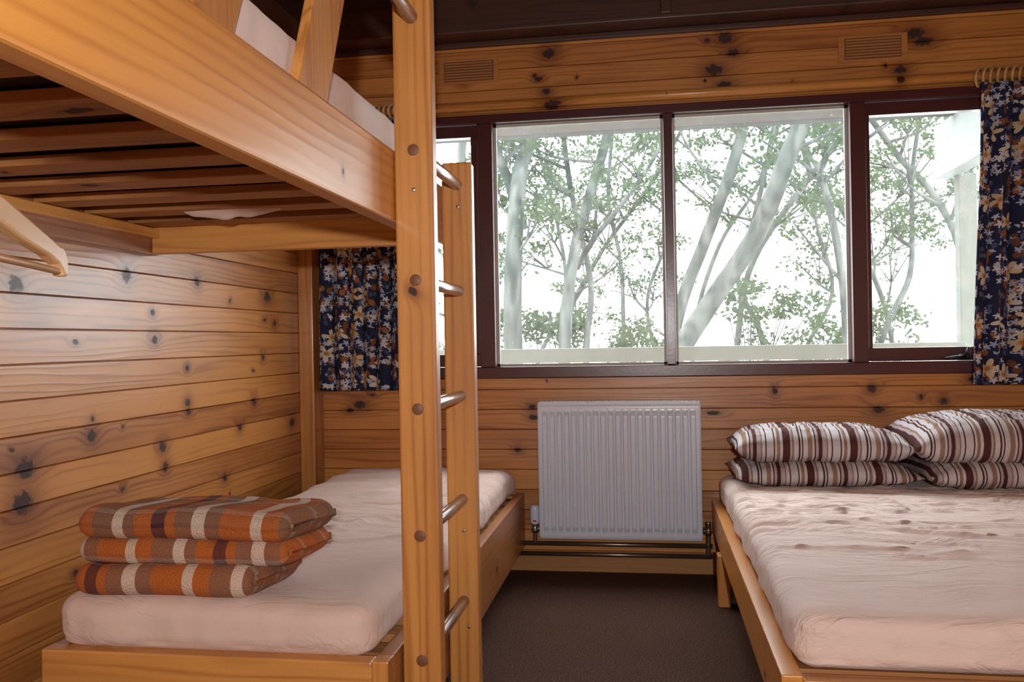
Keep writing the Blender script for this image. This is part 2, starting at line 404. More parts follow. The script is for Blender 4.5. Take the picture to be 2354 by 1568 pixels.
# latch
bm = bmesh.new(); bbox(bm, 1.30, 1.34, YB - .03, YB - .012, iz0 + .006, iz0 + .03)
tube(bm, [(1.32, YB - .03, iz0 + .02), (1.28, YB - .045, iz0 + .018), (1.235, YB - .045, iz0 + .012)], [.008, .007, .005])
tube(bm, [(1.32, YB - .025, iz0 + .02), (1.335, YB - .035, iz0 + .06)], [.007, .006])
mk('latch', bm, m_black, win, (1.3, YB - .02, iz0), smooth=True)

# curtain rod
bm = bmesh.new(); tube(bm, [(XL + .08, YB - .03, 2.128), (XR - .002, YB - .03, 2.128)], .022, 20)
bbox(bm, XL + .08, XR - .002, YB - .012, YB - .001, 2.10, 2.155)
rodo = mk('curtain_rod', bm, m_x, None, (.2, YB - .03, 2.128)); tag(rodo, "long round pine curtain rod fixed above the window", "curtain rod")
for p in rodo.data.polygons: p.use_smooth = True
bm = bmesh.new(); bmesh.ops.create_uvsphere(bm, u_segments=10, v_segments=6, radius=.005, matrix=Matrix.Translation((.10, YB - .052, 2.128)))
mk('screw', bm, m_metal, rodo, (.10, YB - .052, 2.128), smooth=True)

# vents
for x0, zc in ((-.94, 2.30), (.835, 2.285)):
    w = .285
    v = box('wall_vent', x0, x0 + w, YB - .006, YB - .0003, zc - .058, zc + .058, m_vent, None, .002)
    tag(v, "slotted timber air vent set in the pine wall", "vent", "wall vents")
    bm = bmesh.new()
    for k in range(7):
        z = zc - .038 + k * .0125
        bbox(bm, x0 + .03, x0 + w - .03, YB - .010, YB - .0055, z - .0036, z + .0036)
    mk('louvre', bm, m_vent, v, (x0 + w / 2, YB - .01, zc))
    bm = bmesh.new(); bbox(bm, x0 + .026, x0 + w - .026, YB - .0066, YB - .0058, zc - .046, zc + .046)
    mk('slot', bm, m_slot, v, (x0 + w / 2, YB - .0062, zc))

# ------------------------------------------------------------------ curtains
def curtain(xa0, xa1, xb0, xb1, z0, z1, folds, seed):
    """x range at top (xa) and bottom (xb)"""
    nx, nz = 220, 50; bm = bmesh.new(); uvl = bm.loops.layers.uv.new('UVMap')
    rnd = random.Random(seed); ph = [rnd.uniform(0, 6) for _ in range(4)]
    g = []; full = (xb1 - xb0) * 1.6
    for j in range(nz + 1):
        t = j / nz; z = z1 + (z0 - z1) * t; row = []
        for i in range(nx + 1):
            u = i / nx
            x = (xa0 + (xa1 - xa0) * u) * (1 - t) + (xb0 + (xb1 - xb0) * u) * t
            a = u * folds * 2 * math.pi + .9 * math.sin(u * 7 + ph[0]) + .25 * math.sin(t * 3 + ph[1])
            amp = .018 + .010 * t + .006 * math.sin(u * 11 + ph[2])
            y = YB - .085 - amp * math.sin(a) - .006 * math.sin(2 * a + ph[3]) - .008 * t
            x += .006 * math.sin(2 * a) + .003 * math.sin(t * 6 + u * 9)
            row.append(bm.verts.new((x, y, z + .004 * math.sin(a) * t)))
        g.append(row)
    for j in range(nz):
        for i in range(nx):
            f = bm.faces.new((g[j][i], g[j + 1][i], g[j + 1][i + 1], g[j][i + 1]))
            for l, (ii, jj) in zip(f.loops, ((i, j), (i, j + 1), (i + 1, j + 1), (i + 1, j))):
                l[uvl].uv = (ii / nx * full + seed, (1 - jj / nz) * (z1 - z0))
    ob = mk('curtain', bm, m_floral, None, ((xa0 + xa1) / 2, YB - .085, z0), smooth=True)
    s = ob.modifiers.new('s', 'SOLIDIFY'); s.thickness = .0015
    return ob
m_ring = wood('ring_wood', 0, 2, (.60, .36, .16), (.42, .22, .09), thr=1.1)
for args, lab in (((-1.50, -1.0, -1.51, -.99, .835, 2.085, 7, 1.3), "navy floral curtain gathered beside the bunk"),
                  ((1.375, 1.95, 1.315, 1.95, .835, 2.085, 8, 4.6), "navy floral curtain gathered above the pillows")):
    c = curtain(*args); tag(c, lab, "curtain", "floral window curtains")
    for k in range(20):
        x = args[0] + .02 + (args[1] - args[0] - .04) * k / 19
        bm = bmesh.new()
        pts = [(x + .026 * math.cos(a), YB - .034 + .034 * math.cos(a + .4), 2.120 + .036 * math.sin(a)) for a in [2 * math.pi * q / 24 for q in range(25)]]
        tube(bm, pts, .006, 8, caps=False)
        mk('curtain_ring', bm, m_ring, c, (x, YB - .052, 2.118), smooth=True)

# ------------------------------------------------------------------ radiator
RX0, RX1, RZ0, RZ1, RY = -.49, .216, .170, .768, 3.83
rad = empty('radiator', (-.137, RY + .05, RZ0), "white steel panel radiator with vertical flutes under the window", "radiator")
bm = bmesh.new(); nx, nz = 420, 60; g = []
nf = 21; pitch = (RX1 - RX0 - .03) / nf
for j in range(nz + 1):
    z = RZ0 + (RZ1 - RZ0) * j / nz; row = []
    ez = min(z - RZ0, RZ1 - z)
    for i in range(nx + 1):
        x = RX0 + (RX1 - RX0) * i / nx
        ex = min(x - RX0, RX1 - x)
        q = ((x - RX0 - .015) / pitch) % 1.0
        d = 0
        if .015 < ex:
            s = abs(q - .5) * 2          # 1 at flute centre edges
            s = min(1, max(0, (.80 - s) / .22)); s = s * s * (3 - 2 * s)
            k = min(1, max(0, (ez - .038) / .012))
            d = .013 * s * k
        e = .006 * (1 - min(1, min(ez, ex) / .006)) ** 2
        row.append(bm.verts.new((x, RY + .004 - d + e, z)))
    g.append(row)
for j in range(nz):
    for i in range(nx):
        bm.faces.new((g[j][i], g[j][i + 1], g[j + 1][i + 1], g[j + 1][i]))
mk('front_panel', bm, m_white, rad, (-.137, RY, RZ0), smooth=True)
bm = bmesh.new(); bbox(bm, RX0 + .002, RX1 - .002, RY + .010, RY + .03, RZ0 + .003, RZ1 - .003)
bbox(bm, RX0 + .004, RX1 - .004, RY + .065, RY + .08, RZ0 + .003, RZ1 - .003)
mk('rear_panel', bm, m_white, rad, (-.137, RY + .05, RZ0), bevel=.003)
box('side_panel', RX0 - .002, RX0 + .004, RY + .006, RY + .085, RZ0 + .01, RZ1 + .004, m_white, rad, .002)
box('side_panel', RX1 - .004, RX1 + .002, RY + .006, RY + .085, RZ0 + .01, RZ1 + .004, m_white, rad, .002)
bm = bmesh.new()
for k in range(44):
    x = RX0 + .01 + k * (RX1 - RX0 - .02) / 43
    bbox(bm, x - .003, x + .003, RY + .008, RY + .082, RZ1 - .004, RZ1 + .006)
bbox(bm, RX0, RX1, RY + .006, RY + .012, RZ1 - .004, RZ1 + .007); bbox(bm, RX0, RX1, RY + .08, RY + .086, RZ1 - .004, RZ1 + .007)
mk('top_grille', bm, m_white, rad, (-.137, RY + .05, RZ1))
for x in (RX0 + .12, RX1 - .12):
    box('wall_bracket', x - .015, x + .015, RY + .08, YB - .001, RZ0 + .1, RZ1 - .05, m_grey, rad)
# pipes
yp = 3.885
bm = bmesh.new()
tube(bm, [(-.60, yp, .138), (.262, yp, .138)], .0105, 12)
tube(bm, smoothpts([(-.518, yp, .21), (-.518, yp, .17), (-.518, yp, .142)], 4), .009, 12)
mk('pipe', bm, m_pipe, rad, (-.15, yp, .138), smooth=True)
bm = bmesh.new()
tube(bm, [(-.60, yp, .092), (.262, yp, .092)], .0105, 12)
tube(bm, smoothpts([(.245, yp, .21), (.245, yp, .15), (.245, yp, .096)], 4), .010, 12)
mk('pipe', bm, m_pipe, rad, (-.15, yp, .092), smooth=True)
for x, s in ((-.518, 1), (.245, -1)):
    bm = bmesh.new()
    tube(bm, [(x, yp, .185), (x, yp, .225)], .013, 14)
    tube(bm, [(x, yp, .205), (x + s * .034, yp, .205)], .011, 14)
    tube(bm, [(x, yp, .195), (x, yp, .203)], .018, 6)
    tube(bm, [(x + s * .012, yp, .205), (x + s * .02, yp, .205)], .016, 6)
    mk('valve', bm, m_metal if s > 0 else m_pipe, rad, (x, yp, .205), smooth=True)
bm = bmesh.new()
tube(bm, smoothpts([(-.518, yp, .225), (-.518, yp, .24), (-.518, yp, .29), (-.518, yp, .31)], 3), [.016, .018, .021, .022, .0225, .0225, .022, .021, .019, .013], 18)
hd = mk('thermostat_head', bm, m_white, rad, (-.518, yp, .26), smooth=True)
box('dial_mark', -.524, -.510, yp - .0235, yp - .020, .238, .246, m_red, rad, 0)
rod('valve_cap', (.245, yp, .225), (.245, yp, .245), .012, m_pipe, rad)

# ------------------------------------------------------------------ soft box / pillows / blankets
def softbox(name, x0, x1, y0, y1, z0, z1, r, mat, disp, step=.016, under=None):
    hx, hy, hz = (x1 - x0) / 2, (y1 - y0) / 2, (z1 - z0) / 2
    c = Vector(((x0 + x1) / 2, (y0 + y1) / 2, (z0 + z1) / 2))
    nx, ny, nz = int(2 * hx / step), int(2 * hy / step), max(6, int(2 * hz / step))
    bm = bmesh.new(); vm = {}
    def V(i, j, k):
        if (i, j, k) in vm: return vm[(i, j, k)]
        p = Vector((-hx + 2 * hx * i / nx, -hy + 2 * hy * j / ny, -hz + 2 * hz * k / nz))
        q = Vector((max(-(hx - r), min(hx - r, p.x)), max(-(hy - r), min(hy - r, p.y)), max(-(hz - r * .75), min(hz - r * .75, p.z))))
        d = p - q
        if d.length > 1e-6:
            nrm = d.normalized(); p2 = q + Vector((nrm.x * r, nrm.y * r, nrm.z * r * .75))
        else: nrm = Vector((0, 0, 1)); p2 = p
        p2 = p2 + nrm * disp(p2 + c, nrm)
        v = bm.verts.new(p2 + c); vm[(i, j, k)] = v; return v
    bot = []
    for i in range(nx):
        for j in range(ny):
            bm.faces.new((V(i, j, nz), V(i + 1, j, nz), V(i + 1, j + 1, nz), V(i, j + 1, nz)))
            bot.append(bm.faces.new((V(i, j, 0), V(i, j + 1, 0), V(i + 1, j + 1, 0), V(i + 1, j, 0))))
    for i in range(nx):
        for k in range(nz):
            bm.faces.new((V(i, 0, k), V(i + 1, 0, k), V(i + 1, 0, k + 1), V(i, 0, k + 1)))
            bm.faces.new((V(i, ny, k), V(i, ny, k + 1), V(i + 1, ny, k + 1), V(i + 1, ny, k)))
    for j in range(ny):
        for k in range(nz):
            bm.faces.new((V(0, j, k), V(0, j, k + 1), V(0, j + 1, k + 1), V(0, j + 1, k)))
            bm.faces.new((V(nx, j, k), V(nx, j + 1, k), V(nx, j + 1, k + 1), V(nx, j, k + 1)))
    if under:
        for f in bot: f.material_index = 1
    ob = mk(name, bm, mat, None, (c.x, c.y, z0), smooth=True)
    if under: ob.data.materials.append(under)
    return ob

def nz3(x, y, z): return noise.noise(Vector((x, y, z)))
def ridge(v, w): 
    k = max(0, 1 - abs(v) * w); return k * k * (3 - 2 * k)
def disp_right(p, n):
    if n.z < -.5: return 0
    up = max(0, n.z)
    w = 0
    s = p.y + .22 * (p.x - .3) + .05 * nz3(p.x * 2, p.y * 2, 3)
    m1 = max(0, min(1, .6 + 1.6 * nz3(p.x * 1.8, p.y * 2.5, 21)))
    w += ridge(nz3(p.x * 1.1, s * 9, 1.5), 7) * .010 * up * m1
    w += ridge(nz3(p.x * 1.5 + 4, (p.y - .10 * p.x) * 14, 5.5), 6.5) * .008 * up
    w += ridge(nz3(p.x * 2.2 + 4, (p.y + .25 * p.x) * 20, 7.5), 6) * .0055 * up
    fade = min(1, max(.08, (p.y - 2.15) / .45)) * min(1, max(.4, (3.8 - p.y) / .3))
    w *= fade
    w += .006 * nz3(p.x * 3, p.y * 3, 2) * up
    side = 1 - up
    w += side * (.012 * nz3(p.x * 7, p.y * 7, 5) + .005 * nz3(p.x * 20, p.y * 20, p.z * 6))
    return w
def disp_left(p, n):
    if n.z < -.5: return 0
    up = max(0, n.z)
    s = p.y - .35 * p.x
    f = min(1, max(.10, (p.y - 2.2) / .5))
    w = ridge(nz3(p.x * 1.8, s * 6, 8.5), 6.5) * .012 * up * f
    w += ridge(nz3(p.x * 3 + 2, (p.y + .2 * p.x) * 13, 4.5), 6) * .006 * up * f
    w += .006 * nz3(p.x * 3, p.y * 3, 7) * up
    w += (1 - up) * (.013 * nz3(p.x * 6, p.y * 6, 4) + .007 * nz3(p.x * 16, p.y * 16, p.z * 6))
    return w
mr = softbox('mattress', .30, 1.72, 1.945, 3.93, .322, .452, .055, m_sheet, disp_right, step=.009)
tag(mr, "wide mattress with rumpled pale pink fitted sheet", "mattress")
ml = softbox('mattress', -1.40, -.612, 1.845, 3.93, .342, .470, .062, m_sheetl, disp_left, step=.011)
tag(ml, "narrow mattress with pale pink fitted sheet on lower bunk", "mattress")
mu = softbox('mattress', -1.54, -.632, .62, 2.53, 1.454, 1.635, .05, m_sheet2, disp_left, step=.02, under=m_undershade)
tag(mu, "mattress with pale pink sheet on the upper bunk", "mattress")
# loose sheet sagging between two slats
bm = bmesh.new(); G = []
for i in range(41):
    row = []
    for j in range(13):
        u = i / 40; v = j / 12
        sg = math.sin(math.pi * v) ** .7 * math.sin(math.pi * u) ** .5
        row.append(bm.verts.new((-1.32 + .36 * u, 2.238 + .072 * v, 1.456 - .052 * sg + .010 * nz3(u * 8, v * 2, 4) * sg)))
    G.append(row)
for i in range(40):
    for j in range(12): bm.faces.new((G[i][j], G[i + 1][j], G[i + 1][j + 1], G[i][j + 1]))
mk('loose_sheet', bm, m_sheet2, mu, (-1.14, 2.27, 1.45), smooth=True)

def pillow(cx, cy, z0, w, d, th, rot, sag, seed, mat, label, tilt=0):
    bm = bmesh.new(); uvl = bm.loops.layers.uv.new('UVMap'); nx, ny = 80, 56
    def P(i, j, s):
        u = -1 + 2 * i / nx; v = -1 + 2 * j / ny
        e = max(0, (1 - abs(u) ** 5)) ** .6 * max(0, (1 - abs(v) ** 4)) ** .55
        e *= 1 - .10 * u * u
        x = u * w / 2 * (1 - .03 * (1 - v * v) * abs(u)); y = v * d / 2 * (1 - .05 * (1 - u * u) * abs(v))
        t = th * e * .5
        t += (.006 * nz3(u * 3 + seed, v * 3, s) + .006 * ridge(nz3(u * 6 + seed, v * 3, s), 4)) * min(1, e * 1.5)
        zz = s * t + .010 * nz3(u * 2 + seed, v * 2, 9) * (abs(u) ** 3 + abs(v) ** 3)
        if s < 0: zz = max(zz, -th * .44)
        return Vector((x, y, zz + th * .44 + sag * u * u))
    R = Matrix.Rotation(rot, 4, 'Z') @ Matrix.Rotation(tilt, 4, 'X')
    for s in (1, -1):
        g = [[bm.verts.new(R @ P(i, j, s) + Vector((cx, cy, z0))) for j in range(ny + 1)] for i in range(nx + 1)]
        for i in range(nx):
            for j in range(ny):
                ids = [(i, j), (i + 1, j), (i + 1, j + 1), (i, j + 1)]
                if s < 0: ids = ids[::-1]
                f = bm.faces.new([g[a][b] for a, b in ids])
                for l, (a, b) in zip(f.loops, ids): l[uvl].uv = (a / nx * w, b / ny * d)
    bmesh.ops.remove_doubles(bm, verts=bm.verts[:], dist=.0012)
    ob = mk('pillow', bm, mat, None, (cx, cy, z0), smooth=True)
    tag(ob, label, "pillow", "striped pillows on the wide bed"); return ob
mp = [stripes('striped_cotton_%s' % n, p) for n, p in (('a', .1), ('b', .45), ('c', .7), ('d', .25))]
pillow(.675, 3.70, .460, .70, .42, .104, .02, -.006, 1, mp[0], "brown striped pillow at the bottom of a stack")
pillow(.670, 3.705, .552, .68, .40, .142, -.01, -.006, 5, mp[1], "brown striped pillow resting on another pillow")
pillow(1.37, 3.66, .460, .70, .44, .120, .05, 0, 9, mp[2], "brown striped pillow under another, below the curtain")
pillow(1.345, 3.66, .566, .74, .44, .180, .04, -.010, 14, mp[3], "plump brown striped pillow atop a stack, below the curtain", tilt=.05)

def blanket(x0, x1, y0, y1, z0, th, seed, mat, label, nq=2):
    """folded blanket: nested U layers, closed fold to the front"""
    bm = bmesh.new(); uvl = bm.loops.layers.uv.new('UVMap')
    tl = th / 4.3
    N = 90
    ex = [0, .004, .012, .022, .034, .048] + [.048 + (.904) * k / (N - 10) for k in range(1, N - 10)] + [.952, .966, .978, .988, .996, 1]
    n = len(ex) - 1
    Wd = x1 - x0
    for q in range(nq):
        R = th / 2 - q * (tl + .0012); Ri = R - tl
        yc = y0 + th / 2; zc = z0 + th / 2
        path = []
        yb = y1 - .01 * q - .012 * random.random(); m = 16
        for k in range(m): path.append(((yb + (yc - yb) * k / m), 1, 0))
        for k in range(13): path.append((yc, 0, math.pi / 2 + math.pi * k / 12))
        for k in range(1, m + 1): path.append(((yc + (y1 - .02 * q - yc) * k / m), -1, 0))
        def pos(e, rr, i):
            y, s, a = e
            u = ex[i]; x = x0 + Wd * u
            de = min(u, 1 - u) * Wd; rt = .032 - .008 * q
            kx = 1.0
            if de < rt:
                kx = math.sqrt(max(0, 1 - .92 * (1 - de / rt) ** 2))
            if s: p = Vector((0, y, zc + s * rr * kx))
            else: p = Vector((0, yc + rr * math.cos(a) * (.4 + .6 * kx), zc + rr * math.sin(a) * kx))
            wob = .011 * nz3(u * 3, seed, p.y * 4) + .006 * nz3(u * 7, seed + 3, p.y * 9)
            back = (y - y0) / (y1 - y0) if s else 0
            endx = .014 * nz3(p.y * 5, seed, 1.0) + q * .006
            # the right end bows outward, its back corner is rounded in
            bow = .05 * back * u - .05 * max(0, back - .6) / .4 * max(0, back - .6) / .4 * u
            p.x = x + endx * (2 * u - 1) + bow
            p.y += .016 * nz3(u * 2.4, seed + 7, p.z * 6); p.z += wob * (1 if p.z > zc else .25)
            p.z -= .014 * back * back * (1 if s > 0 else 0)
            p.z = max(p.z, z0)
            return p
        arc = 0; prev = None
        rows_o, rows_i, us = [], [], []
        for e in path:
            p = pos(e, R, n // 2)
            if prev is not None: arc += (p - prev).length
            prev = p; us.append(arc)
            rows_o.append([bm.verts.new(pos(e, R, i)) for i in range(n + 1)])
            rows_i.append([bm.verts.new(pos(e, max(Ri, .001), i)) for i in range(n + 1)])
        def quad(vs, uvs):
            f = bm.faces.new(vs)
            for l, w in zip(f.loops, uvs): l[uvl].uv = w
        X = [x0 + Wd * u + 2 for u in ex]
        for a in range(len(path) - 1):
            for i in range(n):
                U = [(X[i], us[a]), (X[i + 1], us[a]), (X[i + 1], us[a + 1]), (X[i], us[a + 1])]
                quad((rows_o[a][i], rows_o[a][i + 1], rows_o[a + 1][i + 1], rows_o[a + 1][i]), U)
                quad((rows_i[a][i], rows_i[a + 1][i], rows_i[a + 1][i + 1], rows_i[a][i + 1]), [U[0], U[3], U[2], U[1]])
            for i in (0, n):
                U = [(X[i], us[a]), (X[i], us[a + 1]), (X[i] + .02, us[a + 1]), (X[i] + .02, us[a])]
                quad((rows_o[a][i], rows_o[a + 1][i], rows_i[a + 1][i], rows_i[a][i]), U)
        for a in (0, len(path) - 1):
            for i in range(n):
                quad((rows_o[a][i], rows_o[a][i + 1], rows_i[a][i + 1], rows_i[a][i]), [(X[i], us[a])] * 4)
    bmesh.ops.recalc_face_normals(bm, faces=bm.faces[:])
    ob = mk('folded_blanket', bm, mat, None, ((x0 + x1) / 2, (y0 + y1) / 2, z0), smooth=True)
    tag(ob, label, "blanket", "folded plaid blankets on the lower bunk")
blanket(-1.345, -.905, 1.850, 2.14, .470, .074, 2, plaid('plaid_a', .05), "orange and brown plaid wool blanket at the bottom")
blanket(-1.35, -.825, 1.870, 2.15, .5385, .064, 21, plaid('plaid_b', .38), "orange and brown plaid wool blanket in the middle")
blanket(-1.34, -.82, 1.872, 2.16, .597, .070, 33, plaid('plaid_c', .7), "orange and brown plaid wool blanket on top")

# ------------------------------------------------------------------ beds
bf = empty('bed_frame', (-1.0, 2.9, 0), "varnished pine lower bunk frame with slatted base", "bed frame")
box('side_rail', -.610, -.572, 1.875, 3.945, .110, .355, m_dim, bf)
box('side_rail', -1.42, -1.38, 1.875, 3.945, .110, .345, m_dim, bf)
box('end_rail', -1.41, -.610, 1.83, 1.875, .110, .352, m_x, bf)
box('end_rail', -1.38, -.610, 3.90, 3.945, .110, .345, m_x, bf)
box('leg', -.610, -.572, 1.83, 1.875, 0, .355, m_z, bf)
box('leg', -1.41, -1.36, 1.875, 1.925, 0, .15, m_z, bf)
box('leg', -.70, -.655, 3.83, 3.90, 0, .15, m_z, bf)
box('leg', -1.38, -1.335, 3.83, 3.90, 0, .15, m_z, bf)
for k in range(16):
    y = 1.92 + k * .125
    box('slat', -1.38, -.610, y, y + .07, .320, .341, m_slat, bf, .002)
box('plinth', -1.38, -.66, 1.895, 1.915, .0, .175, m_dim, bf)

rf = empty('bed_frame', (1.0, 2.9, 0), "varnished pine wide bed frame under the window", "bed frame")
box('side_rail', .265, .31, 1.90, 3.94, .200, .335, m_y, rf)
box('side_rail', 1.71, 1.755, 1.90, 3.94, .200, .335, m_y, rf)
box('end_rail', .31, 1.71, 1.90, 1.945, .185, .325, m_x, rf)
box('end_rail', .31, 1.71, 3.90, 3.94, .185, .318, m_x, rf)
box('leg', .252, .300, 3.46, 3.53, 0, .200, m_zy, rf)
box('leg', .31, .36, 1.945, 2.01, 0, .3, m_zy, rf)
box('leg', 1.66, 1.71, 1.945, 2.01, 0, .3, m_zy, rf)
box('leg', 1.66, 1.71, 3.8, 3.87, 0, .3, m_zy, rf)
for k in range(15):
    y = 1.98 + k * .128
    box('slat', .31, 1.71, y, y + .08, .300, .320, m_slat, rf, .002)

ub = empty('bunk_bed_frame', (-1.07, 1.55, 1.33), "varnished pine upper bunk frame with slatted base", "bunk bed")
RXo = -.570
box('side_rail', RXo - .045, RXo, .5, 2.60, 1.33, 1.495, m_y, ub, .006)
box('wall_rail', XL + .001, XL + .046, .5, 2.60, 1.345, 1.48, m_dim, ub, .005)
box('cross_rail', XL + .046, RXo - .045, 2.555, 2.60, 1.348, 1.450, m_x, ub, .005)
box('cross_rail', XL + .046, RXo - .045, .5, .545, 1.36, 1.428, m_x, ub, .005)
box('cleat', RXo - .075, RXo - .045, .55, 2.55, 1.395, 1.425, m_y, ub, .003)
box('cleat', XL + .046, XL + .075, .55, 2.55, 1.395, 1.425, m_y, ub, .003)
y = .58
while y < 2.47:
    box('slat', XL + .048, RXo - .047, y, y + .095, 1.427, 1.447, m_slat, ub, .002); y += .205
def guard(y0, y1):
    bm = bmesh.new(); zb, zt = 1.44, 1.95
    x0, x1 = RXo - .067, RXo - .046
    sh = (zt - zb) * .46
    vs = []
    for x in (x0, x1):
        vs.append([bm.verts.new(p) for p in ((x, y0, zb), (x, y1, zb), (x, y1 + sh, zt), (x, y0 + sh, zt))])
    a, b = vs
    bm.faces.new(a[::-1]); bm.faces.new(b)
    for i in range(4):
        bm.faces.new((a[i], a[(i + 1) % 4], b[(i + 1) % 4], b[i]))
    mk('guard_board', bm, m_zy, ub, (x1, (y0 + y1) / 2, zb), bevel=.004)
guard(1.455, 1.60); guard(1.085, 1.21)
box('guard_rail', RXo - .045, RXo - .02, .5, 2.1, 1.93, 2.03, m_y, ub)

# ladder
ld = empty('bunk_ladder', (-.52, 2.18, 0), "pine bunk ladder with round rungs and dowel plugs", "ladder")
LX0, LX1 = -.568, -.478
box('ladder_post', LX0, LX1, 1.93, 1.975, 0, 2.1, m_z, ld, .006)
bm = bmesh.new(); bbox(bm, LX0, LX1 - .004, 2.39, 2.435, 0, 1.555)
mk('ladder_post', bm, m_z, ld, ((LX0 + LX1) / 2, 2.41, .78), bevel=.007)
for z in (.323, .608, .898, 1.193, 1.491, 1.785):
    if z < 1.6:
        rod('rung', (-.523, 1.974, z), (-.523, 2.392, z), .0155, m_rung, ld)
        rod('dowel_plug', (-.523, 1.9285, z), (-.523, 1.931, z), .0135, m_plug, ld)
rod('grab_bar', (-.523, 1.45, 1.80), (-.523, 1.931, 1.795), .0165, m_rung, ld)
for z, xx, yy in ((1.40, -.523, 1.9285), (1.43, -.521, 2.3885), (.52, -.521, 2.3885), (.25, -.51, 2.3885)):
    rod('screw', (xx, yy, z), (xx, yy + .003, z), .005, m_metal, ld, 12)

# hanger
dirv = Vector((-.316, .949, 0)); nv = Vector((.949, .316, 0)); cen = Vector((-.756, .92, 1.232)) - dirv * .05
hg = empty('coat_hanger', tuple(cen), "pale wooden coat hanger hanging under the upper bunk", "coat hanger")
half = [(0, .006), (.05, .0), (.10, -.010), (.20, -.029), (.238, -.037), (.25, -.037), (.262, -.042), (.271, -.055), (.273, -.072), (.266, -.080), (.257, -.078), (.247, -.070), (.235, -.064), (.20, -.056), (.12, -.046), (.05, -.034), (0, -.028)]
out = half + [(-a, b) for a, b in half[-2:0:-1]]
bm = bmesh.new(); fr = [bm.verts.new(cen + dirv * a + Vector((0, 0, b)) + nv * .009) for a, b in out]
bk = [bm.verts.new(cen + dirv * a + Vector((0, 0, b)) - nv * .009) for a, b in out]
bm.faces.new(fr); bm.faces.new(bk[::-1])
for i in range(len(out)):
    bm.faces.new((fr[i], bk[i], bk[(i + 1) % len(out)], fr[(i + 1) % len(out)]))
bmesh.ops.recalc_face_normals(bm, faces=bm.faces[:])
mk('hanger_arm', bm, m_hang, hg, cen, bevel=.004)
rod('hanger_bar', cen + dirv * .25 + Vector((0, 0, -.072)), cen - dirv * .25 + Vector((0, 0, -.072)), .005, m_hang, hg)
bm = bmesh.new()
pts = [cen + Vector((0, 0, .0)), cen + Vector((0, 0, .08)), cen - dirv * .015 + Vector((0, 0, .11)), cen - dirv * .035 + Vector((0, 0, .14)), cen - dirv * .02 + Vector((0, 0, .18)), cen + dirv * .0 + Vector((0, 0, .192)), cen + dirv * .01 + Vector((0, 0, .17))]
tube(bm, smoothpts(pts, 5), .002, 8)
mk('hook', bm, m_metal, hg, cen + Vector((0, 0, .05)), smooth=True)

# ------------------------------------------------------------------ outside
m_gr = plain('grass_ground', (.08, .10, .05), .95, nscale=8, var=.5)
o = box('ground', -14, 16, 4.3, 15, -2.1, -2.0, m_gr, bevel=0); struct(o, "grassy slope outside")
m_deck = plain('pale_green_paint', (.080, .087, .070), .7, nscale=25, var=.2)
m_wb = plain('white_painted_timber', (.14, .155, .15), .6)
m_eave = plain('weathered_eave', (.06, .056, .05), .8, nscale=20, var=.4)
dr = empty('deck_railing', (0, 5.2, 0), "pale weathered timber deck railing outside the window", "railing")
box('handrail', -2.6, 1.74, 5.15, 5.22, .915, 1.0, m_deck, dr)
for x in (-2.5, -1.0, .4):
    box('railing_post', x, x + .08, 5.16, 5.21, -2.0, .93, m_deck, dr)
vp = empty('veranda_post', (1.83, 5.4, -2.0), "pale painted veranda post with white beam", "post")
box('post', 1.785, 1.885, 5.36, 5.44, -2.0, 1.97, m_deck, vp)
box('beam', 1.70, 1.80, 4.07, 5.5, 1.965, 2.27, m_wb, vp)
eb = box('eave_beam', -2.6, 2.2, 5.1, 5.2, 2.265, 2.5, m_eave); tag(eb, "weathered grey timber eave beam outside the window", "beam")
def bark():
    t = NT('gum_bark'); tc = t.n('ShaderNodeTexCoord'); x = t.sep(tc.outputs['Object'])
    n = t.noise(t.V(t.M('MULTIPLY', x[0], 14.), t.M('MULTIPLY', x[1], 14.), t.M('MULTIPLY', x[2], 2.)), 1, 4)
    c = t.ramp(n, [(.3, (.022, .026, .023)), (.5, (.054, .060, .054)), (.68, (.095, .096, .088))])
    t.bsdf(c, .9, bump=n, bstr=.3, spec=.1); return t.m
def leafm():
    t = NT('gum_leaves'); tc = t.n('ShaderNodeTexCoord')
    n = t.noise(tc.outputs['Object'], 9, 2)
    c = t.mix(n, (.028, .043, .025), (.082, .105, .060))
    df = t.n('ShaderNodeBsdfDiffuse'); tl = t.n('ShaderNodeBsdfTranslucent')
    t.put(df.inputs[0], c); t.put(tl.inputs[0], c)
    m = t.n('ShaderNodeMixShader'); m.inputs[0].default_value = .4
    t.t.links.new(df.outputs[0], m.inputs[1]); t.t.links.new(tl.outputs[0], m.inputs[2])
    t.t.links.new(m.outputs[0], t.out.inputs[0]); return t.m
m_bark = bark(); m_leaf = leafm()
def leaves(bm, c, n, sp, rnd, size=.05):
    for _ in range(n):
        d = Vector((rnd.gauss(0, 1), rnd.gauss(0, 1), rnd.gauss(0, .6))) * sp
        p = c + d
        a = Vector((rnd.gauss(0, 1), rnd.gauss(0, .6), rnd.gauss(-.4, .8))).normalized()
        b = a.cross(Vector((rnd.gauss(0, .5), 1, rnd.gauss(0, .5)))).normalized()
        L = size * rnd.uniform(.7, 1.5); w = L * .27
        vs = [bm.verts.new(q) for q in (p, p + a * L * .5 + b * w, p + a * L, p + a * L * .5 - b * w)]
        bm.faces.new(vs)
